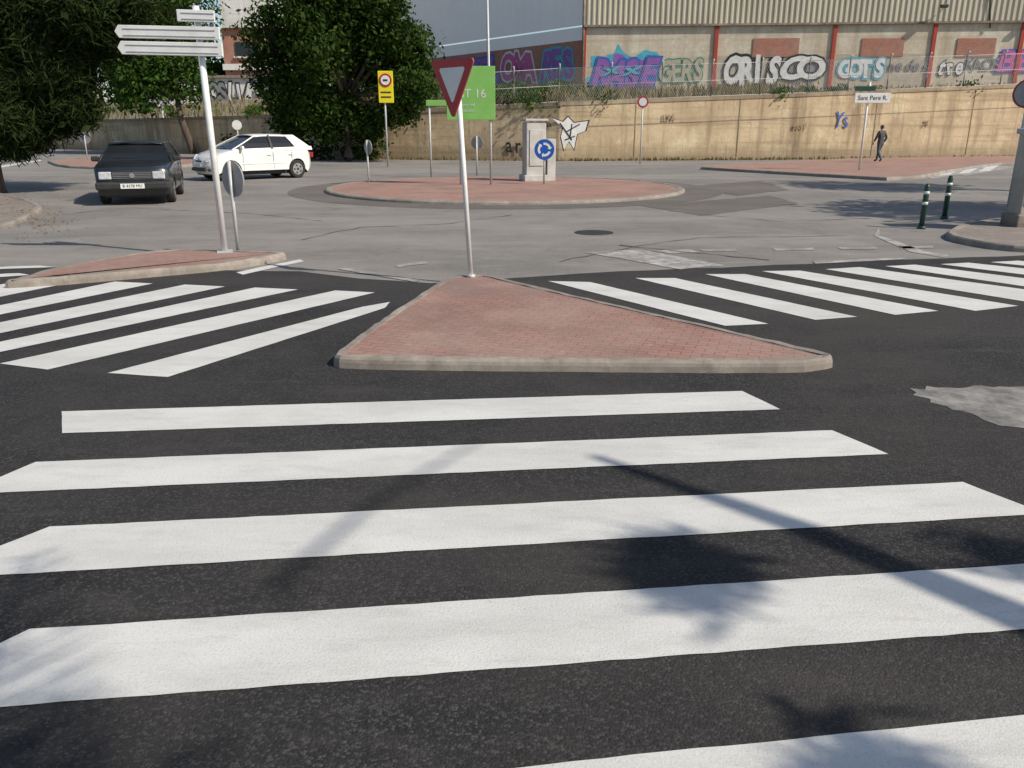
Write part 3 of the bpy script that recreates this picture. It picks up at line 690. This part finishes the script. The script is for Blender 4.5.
# ---------------- cars
def car(name,pos,heading,paintm,kind):
    e=empty(name,pos,math.atan2(heading[1],heading[0]))
    if kind=='boxy':
        W=.83; wr=.29; wx=(1.23,-1.24); top_=[(2.0,.36),(2.0,.53),(1.95,.56),(1.93,.76),(1.86,.83),(1.4,.90),(1.0,.95),(.2,.95),(-.8,.96),(-1.5,.97),(-1.86,.95),(-1.93,.85),(-1.95,.56),(-2.0,.52),(-2.0,.33)]
        gb=(1.02,-1.86);gt=(.38,-1.52);zb_,zt=.94,1.36;wb,wt=.785,.585
    else:
        W=.85; wr=.31; wx=(1.24,-1.26); top_=[(1.98,.36),(2.02,.5),(1.97,.66),(1.84,.78),(1.58,.88),(1.25,.97),(.9,1.02),(.2,1.0),(-.8,1.03),(-1.5,1.06),(-1.88,1.04),(-1.99,.85),(-2.02,.6),(-2.03,.5),(-1.98,.33)]
        gb=(1.15,-1.90);gt=(.15,-1.30);zb_,zt=1.0,1.46;wb,wt=.79,.55
    prof=list(top_)+[(-1.85,.22)]
    for cx in (wx[1],wx[0]):
        ar=wr+.055
        for k in range(9):
            a=math.pi-math.pi*k/8; prof.append((cx+math.cos(a)*ar,max(.22,wr+math.sin(a)*ar)))
    prof.append((1.88,.22))
    ys=[-1,-.955,-.8,-.4,0,.4,.8,.955,1]; n=len(prof); v=[];f=[]
    for s in ys:
        a=abs(s)
        for (x,z) in prof:
            k=max(0,(abs(x)-1.45)/.55); rk=.055 if kind=='boxy' else .10
            xs=x*(1-rk*a**4*k-.02*a*a*k); wy=W*(1-.075*k*k if a>.9 else 1-.04*k*k)
            zz=z
            if z>.7: zz=z-(.05 if a==1 else .012 if a>.9 else 0)+.015*(1-a*a)
            if z<.3: wy*=.96
            v.append((xs,s*wy,zz))
    for i in range(len(ys)-1):
        for j in range(n): f.append((i*n+j,i*n+(j+1)%n,(i+1)*n+(j+1)%n,(i+1)*n+j))
    o=mesh('body',v,f,paintm,e,True)
    bm=bmesh.new(); bm.from_mesh(o.data); bm.verts.ensure_lookup_table()
    for i in (0,len(ys)-1):
        bm.faces.new([bm.verts[i*n+j] for j in range(n)])
    bmesh.ops.recalc_face_normals(bm,faces=bm.faces[:])
    for ed in bm.edges:
        if len(ed.link_faces)==2 and ed.calc_face_angle(0)>.6: ed.smooth=False
    bm.to_mesh(o.data); bm.free(); 
    for p in o.data.polygons: p.use_smooth = len(p.vertices)<5
    def gp(x,s,side,off=.0):
        bul=.02*(1-abs(2*s-1)); return (x,side*((wb+(wt-wb)*s)+off+bul),zb_+(zt-zb_)*s)
    def ex(fr,s): return gb[fr]+(gt[fr]-gb[fr])*s
    v=[];
    for s in (0,.5,1):
        bul=.02 if s==.5 else 0
        for fr,sg in ((0,1),(0,.0),(0,-1),(1,-1),(1,0),(1,1)):
            x=ex(fr,s)+(bul if fr==0 else -bul)+(.06 if sg==0 and fr==0 else -.03 if sg==0 else 0)
            v.append((x,sg*(wb+(wt-wb)*s+bul),zb_-.03+(zt-zb_+.0)*s))
    f=[]
    for r in (0,1):
        for k in range(6): f.append((r*6+k,r*6+(k+1)%6,(r+1)*6+(k+1)%6,(r+1)*6+k))
    f.append((12,13,14,15,16,17))
    mesh('windows',v,f,M['glass'],e)
    rv=[];rf=[]; xs=np.linspace(gt[0]+.08,gt[1]-.06,9); yy=[-1.05,-.92,-.5,0,.5,.92,1.05]
    for x in xs:
        for q in yy:
            u_=(x-xs[-1])/(xs[0]-xs[-1]); ed=abs(2*u_-1)**3
            drop=(.05*(1-u_)**2 if kind!='boxy' else 0)
            rv.append((x+.05*(1-q*q)*(1 if u_>.5 else -.4),q*wt,zt+.035*(1-abs(q)**2.5)-.035*ed-drop*.5-(.025 if abs(q)>1 else 0)))
    for i in range(8):
        for j in range(6): rf.append((i*7+j,i*7+j+1,(i+1)*7+j+1,(i+1)*7+j))
    ro=mesh('roof',rv,rf,paintm,e,True); sm=ro.modifiers.new('s','SOLIDIFY'); sm.thickness=.03; sm.offset=0
    def panel(nm,pts,side,mat,off=.012):
        v=[gp(x,s,side,off) for x,s in pts]; idx=list(range(len(v)))
        o=mesh(nm,v,[tuple(idx)],mat,e); sm=o.modifiers.new('s','SOLIDIFY'); sm.thickness=.025; sm.offset=0
    for side in (1,-1):
        for s0,s1 in ((0,.5),(.5,1)):
            panel('a_pillar',[(ex(0,s0)+.03,s0),(ex(0,s1)+.03,s1),(ex(0,s1)-.05,s1),(ex(0,s0)-.05,s0)],side,paintm)
            cx=(.42 if kind=='boxy' else .62)
            panel('c_pillar',[(ex(1,s0)-.01,s0),(ex(1,s1)-.01,s1),(ex(1,s1)+cx*(1-.45*s1),s1),(ex(1,s0)+cx*(1-.45*s0),s0)],side,paintm)
            panel('b_pillar',[(-.28-.02*s0,s0),(-.28-.02*s1,s1),(-.37,s1),(-.37,s0)],side,M['black'] if kind!='boxy' else paintm)
        panel('window_sill',[(ex(0,0),-.10),(ex(0,0)-.05,.03),(ex(1,0),.06 if kind=='boxy' else .16),(ex(1,0),-.10)],side,paintm,.010)
        box('mirror',(gb[0]-.30,side*(W+.07),zb_+.06),(.1,.18,.12),M['black'] if kind=='boxy' else paintm,e,0,.03)
        box('side_moulding',(0,side*(W+.004),.54),(1.7,.015,.035),M['black'] if kind=='boxy' else paintm,e,0,.006)
        for hx in (.12,-.72): box('door_handle',(hx-.3,side*(W+.004),.82),(.16,.025,.03),M['black'] if kind=='boxy' else paintm,e,0,.008)
        for dx in (.80,-.33,-1.05): box('door_gap',(dx,side*(W-.001),.62),(.010,.006,.56),M['black'],e)
        for cx_ in wx:
            yw=side*(W-.115)
            tube('tyre',[(cx_,yw-side*.1,wr),(cx_,yw-side*.08,wr),(cx_,yw+side*.07,wr),(cx_,yw+side*.095,wr)],[wr*.9,wr,wr,wr*.9],M['rubber'],e,28)
            tube('rim',[(cx_,yw+side*.05,wr),(cx_,yw+side*.10,wr)],[wr*.66,wr*.64],M['rim'],e,20)
            for k in range(5):
                a=k*1.2566; box('rim_slot',(cx_+math.cos(a)*wr*.42,yw+side*.101,wr+math.sin(a)*wr*.42),(.06,.006,.06),M['black'],e,ry=-a)
            tube('hub',[(cx_,yw+side*.10,wr),(cx_,yw+side*.115,wr)],wr*.14,M['black'],e,12)
        if kind=='boxy':
            box('headlamp',(1.925,side*.56,.665),(.05,.27,.17),M['lamp'],e,-side*.05,.03)
            box('indicator',(1.965,side*.64,.47),(.07,.2,.06),M['orange'],e,-side*.08,.01)
        else:
            v=[(1.93,side*.42,.70),(1.95,side*.5,.60),(1.80,side*.74,.62),(1.56,side*.81,.80),(1.70,side*.66,.84)]
            v2=[(x-.06,y*.97,z-.01) for x,y,z in v]; v=[(x+.015,y*1.01,z+.012) for x,y,z in v]
            mesh('headlamp',v+v2,[tuple(range(5)),(0,1,6,5),(1,2,7,6),(2,3,8,7),(3,4,9,8),(4,0,5,9)],M['lamp'],e)
            box('fog_lamp',(1.90,side*.58,.36),(.08,.16,.08),M['black'],e,-side*.2,.02)
        box('tail_lamp',(-1.955,side*.62,.78),(.06,.22,.18),M['red'],e,side*.08,.02)
    box('underbody',(0,0,.27),(3.5,1.3,.2),M['black'],e)
    if kind=='boxy':
        box('grille',(1.935,0,.665),(.04,.84,.16),M['black'],e,0,.01)
        for k in range(4): box('grille_bar',(1.958,0,.61+.037*k),(.01,.82,.008),M['signback'],e)
        disc('badge',(1.965,0,.665),.055,(1,0,0),.02,M['rim'],e)
        box('bumper',(1.99,0,.44),(.14,1.55,.17),M['black'],e,0,.04); box('rear_bumper',(-1.99,0,.44),(.14,1.55,.17),M['black'],e,0,.04)
        box('number_plate',(2.068,0,.44),(.012,.5,.11),M['white'],e)
        text('B 4178 MU',.09,M['black'],Matrix(),0,.002,e).matrix_local=Matrix.Translation((2.077,0,.44))@Matrix.Rotation(math.pi/2,4,'Z')@Matrix.Rotation(math.pi/2,4,'X')
    else:
        box('grille',(1.985,0,.38),(.06,.9,.13),M['black'],e,0,.03); box('upper_grille',(1.975,0,.64),(.04,.45,.05),M['black'],e,0,.015)
        disc('badge',(1.95,0,.72),.05,(1,0,.3),.03,M['rim'],e)
        box('number_plate',(2.022,0,.5),(.012,.5,.11),M['white'],e)
    box('wiper',(gb[0]-.12,-.2,zb_+.10),(.02,.55,.015),M['black'],e)
    box('rearview_mirror',(gt[0]+.12,0,zt-.12),(.03,.2,.06),M['black'],e)
    return e
cb=G(129,205); car('black_hatchback_car',(cb.x-.35,cb.y+1.7,.006),(.30,-.954),M['carblack'],'boxy')
cb=G(252,179); car('white_hatchback_car',(cb.x,cb.y+.3,.006),(-.70,-.714),M['carwhite'],'round')
# ---------------- pedestrian
def person(pos,ang):
    e=empty('pedestrian',pos,ang)
    jn=[('pel',(0,0,.92),(.15,.11)),('chest',(0,.0,1.28),(.19,.13)),('neck',(0,.01,1.46),(.06,.06)),
        ('hipL',(.09,0,.86),(.10,.10)),('kneeL',(.10,.14,.50),(.07,.075)),('ankL',(.10,.20,.09),(.05,.055)),('toeL',(.11,.36,.05),(.045,.035)),
        ('hipR',(-.09,0,.86),(.10,.10)),('kneeR',(-.10,-.02,.48),(.07,.075)),('ankR',(-.10,-.26,.13),(.05,.055)),('toeR',(-.11,-.15,.045),(.045,.035)),
        ('shL',(.18,0,1.40),(.075,.075)),('elL',(.25,-.10,1.14),(.06,.06)),('wrL',(.24,.02,.92),(.042,.042)),
        ('shR',(-.18,0,1.40),(.075,.075)),('elR',(-.25,.06,1.14),(.06,.06)),('wrR',(-.23,.20,.95),(.042,.042))]
    idx={n:i for i,(n,_,_) in enumerate(jn)}
    ed=[('pel','chest'),('chest','neck'),('pel','hipL'),('hipL','kneeL'),('kneeL','ankL'),('ankL','toeL'),('pel','hipR'),('hipR','kneeR'),('kneeR','ankR'),('ankR','toeR'),('chest','shL'),('shL','elL'),('elL','wrL'),('chest','shR'),('shR','elR'),('elR','wrR')]
    me=bpy.data.meshes.new('body'); me.from_pydata([j[1] for j in jn],[(idx[a],idx[b]) for a,b in ed],[])
    o=bpy.data.objects.new('body',me); link(o,e)
    o.modifiers.new('skin','SKIN')
    for i,j in enumerate(jn): me.skin_vertices[0].data[i].radius=j[2]
    me.skin_vertices[0].data[0].use_root=True
    ss=o.modifiers.new('ss','SUBSURF'); ss.levels=2; ss.render_levels=2
    m,nt,b_=newmat('clothes')
    tc=nt.nodes.new('ShaderNodeTexCoord'); sp=nt.nodes.new('ShaderNodeSeparateXYZ'); nt.links.new(tc.outputs['Object'],sp.inputs[0])
    nz=noise(nt,9,4,.6)
    c1=mixc(nt,ramp(nt,nz,.3,.7),(.07,.07,.08),(.04,.04,.045)); c2=mixc(nt,ramp(nt,nz,.3,.7),(.07,.085,.12),(.05,.06,.085))
    f1=ramp(nt,sp.outputs[2],.86,.865); c=mixc(nt,f1,c2,c1); f2=ramp(nt,sp.outputs[2],.085,.09); c=mixc(nt,f2,(.03,.025,.02),c)
    nt.links.new(c,b_.inputs['Base Color']); b_.inputs['Roughness'].default_value=.85
    me.materials.append(m)
    skin=pm('skin',(.45,.27,.19),(.38,.22,.15),8,.55); hair=pm('hair',(.10,.08,.06),(.05,.04,.03),20,.8)
    def ell(nm,c,r,mt,sub=3):
        bm=bmesh.new(); bmesh.ops.create_icosphere(bm,subdivisions=sub,radius=1)
        for v in bm.verts:
            v.co=Vector((v.co.x*r[0],v.co.y*r[1],v.co.z*r[2]))
            if nm=='head' and v.co.z<-.04: v.co.x*=.82; v.co.y*=.9
        mm=bpy.data.meshes.new(nm); bm.to_mesh(mm); bm.free(); mm.materials.append(mt)
        for p in mm.polygons: p.use_smooth=True
        q=bpy.data.objects.new(nm,mm); link(q,e); q.location=c; return q
    ell('head',(0,.03,1.60),(.075,.095,.115),skin); ell('hair',(0,.012,1.63),(.083,.098,.10),hair)
    ell('nose',(0,.125,1.59),(.012,.018,.018),skin,2)
    for s in (1,-1): ell('ear',(s*.076,.02,1.595),(.012,.02,.03),skin,2); ell('eye',(s*.03,.112,1.615),(.012,.008,.007),M['black'],2)
    ell('mouth',(0,.112,1.545),(.022,.01,.006),M['red'],2)
    tube('neck',[(0,.01,1.44),(0,.02,1.53)],[.052,.048],skin,e)
    for s,w_ in ((1,Vector((.24,.03,.90))),(-1,Vector((-.23,.22,.93)))):
        ell('palm',w_+Vector((0,.01,-.04)),(.02,.04,.05),skin,2)
        for k in range(4): 
            q=w_+Vector((0,-.02+.018*k,-.08)); tube('finger',[q,q+Vector((0,.005,-.035)),q+Vector((-s*.01,.012,-.06))],[.009,.008,.006],skin,e,6)
        q=w_+Vector((0,.045,-.03)); tube('thumb',[q,q+Vector((0,.02,-.03)),q+Vector((-s*.005,.022,-.05))],[.010,.009,.007],skin,e,6)
pp=G(878,162,.12); person((pp.x,pp.y,.12),math.radians(25))
# ---------------- leaf litter by left kerb
def litter(n,fn,z,parent=None):
    v=[];f=[]
    for i in range(n):
        g=fn(); s=random.uniform(.012,.035); a=random.uniform(0,6.28); k=len(v)
        for q in range(4): v.append((g.x+math.cos(a+q*1.57)*s,g.y+math.sin(a+q*1.57)*s*.6,z+random.uniform(0,.02)))
        f.append((k,k+1,k+2,k+3))
    mesh('leaf_litter',v,f,M['litter'])
litter(160,lambda:G(random.uniform(-60,34),random.uniform(199,222)),.09)
litter(260,lambda:G(random.gauss(40,18),random.gauss(222,9)),.012)
# ---------------- trees outside the frame that cast the shadows
tree('broadleaf_tree',(16.2,14.5,.1),(16,14.5,3.8),.2,[(15.6,14.6,5.2),(17,15.4,5.6),(15,13.6,6.2),(16.2,14.5,7)],[(1.5,1.4,1.1)]*4,60,20,.14,M['leafd'],csize=.3)
tree('broadleaf_tree',(19,21,.1),(18.6,21,4.5),.2,[(18,20.8,6.6),(19.4,21.5,7),(17.6,22,7.4),(18.6,20,8)],[(1.3,1.3,.8)]*4,40,20,.14,M['leafd'],csize=.3)
e=empty('street_tree')
def src(px,py,t): g=G(px,py); return Vector((g.x+hd.x*t,g.y+hd.y*t,t*math.tan(EL)))
tb=Vector((6.6,-1.6,0))
br1a=src(1090,650,5.0); br1b=src(800,530,6.2); br1c=src(590,457,7.0)
tube('trunk',[tb,tb+Vector((0,.1,2)),br1a],[.22,.18,.13],M['bark'],e)
tube('branch',[br1a,br1b,br1c],[.11,.075,.03],M['bark'],e,8)
b2a=src(960,800,4.6); b2b=src(770,700,5.4)
tube('branch',[tb+Vector((0,.1,2.6)),b2a,b2b],[.12,.06,.025],M['bark'],e,8)
tube('twig',[src(270,590,8.2),src(370,505,8.3),src(480,440,8.4)],[.022,.018,.010],M['bark'],e,6)
cl=[(src(690,560,6.2),.16),(src(670,590,6.2),.10),(src(1010,560,6),.08),(src(880,790,5),.12)]
for (c,q),dn in zip(cl,[8,4,3,4]): leaves('foliage',[tuple(c)],[(q,q,q*.8)],dn,26,.07,M['leafp'],e,csize=.075,elong=2.2,shell=.1,wd=.28)
# palm beside the viewpoint
e=empty('palm_tree'); crown=Vector((4.7,-2.5,4.55))
tube('trunk',[(4.8,-2.6,0),(4.85,-2.6,.4),(4.75,-2.55,2.4),tuple(crown)],[.30,.22,.19,.20],M['bark'],e,16)
def frond(tip,arch=.7,n=46,ll=.42):
    pts=[]
    for i in range(13):
        t=i/12; p=crown.lerp(tip,t); p.z+=arch*math.sin(math.pi*min(1,t*1.0))*(1-.25*t); pts.append(p)
    tube('rachis',pts,[.028*(1-.85*i/12) for i in range(13)],M['leafm'],e,6)
    v=[];f=[]
    for i in range(n):
        t=.18+.82*i/n; k=t*12; i0=min(11,int(k)); p=pts[i0].lerp(pts[i0+1],k-i0); d=(pts[i0+1]-pts[i0]).normalized(); s=d.cross(Vector((0,0,1))).normalized()
        L=ll*math.sin(math.pi*(.15+.8*t))*random.uniform(.85,1.1)+.08
        for sg in (1,-1):
            q=p+(s*sg*.8+d*.65+Vector((0,0,random.uniform(-.25,.1)))).normalized()*L; w_=d*.014; k0=len(v)
            v+=[p-w_,p+w_,p.lerp(q,.6)+w_*.9,q,p.lerp(q,.6)-w_*.9]; f.append((k0,k0+1,k0+2,k0+3,k0+4))
    mesh('frond',v,f,M['leafm'],e)
for tx,ty,tt,ar in ((190,745,4.4,.5),(60,690,4.4,.5),(-10,650,4.5,.55),(30,555,4.6,.5),(130,800,4.2,.3),(-60,740,4.3,.6),(-120,600,4.6,.6),(60,770,4.1,.2),(850,800,4.3,.5)):
    frond(src(tx,ty,tt),ar)
for a in np.linspace(-2.4,1.2,11):
    frond(crown+Vector((math.cos(a)*2.3,math.sin(a)*2.3-.5,-.5+random.uniform(-.4,.4))),.8)
print('done')
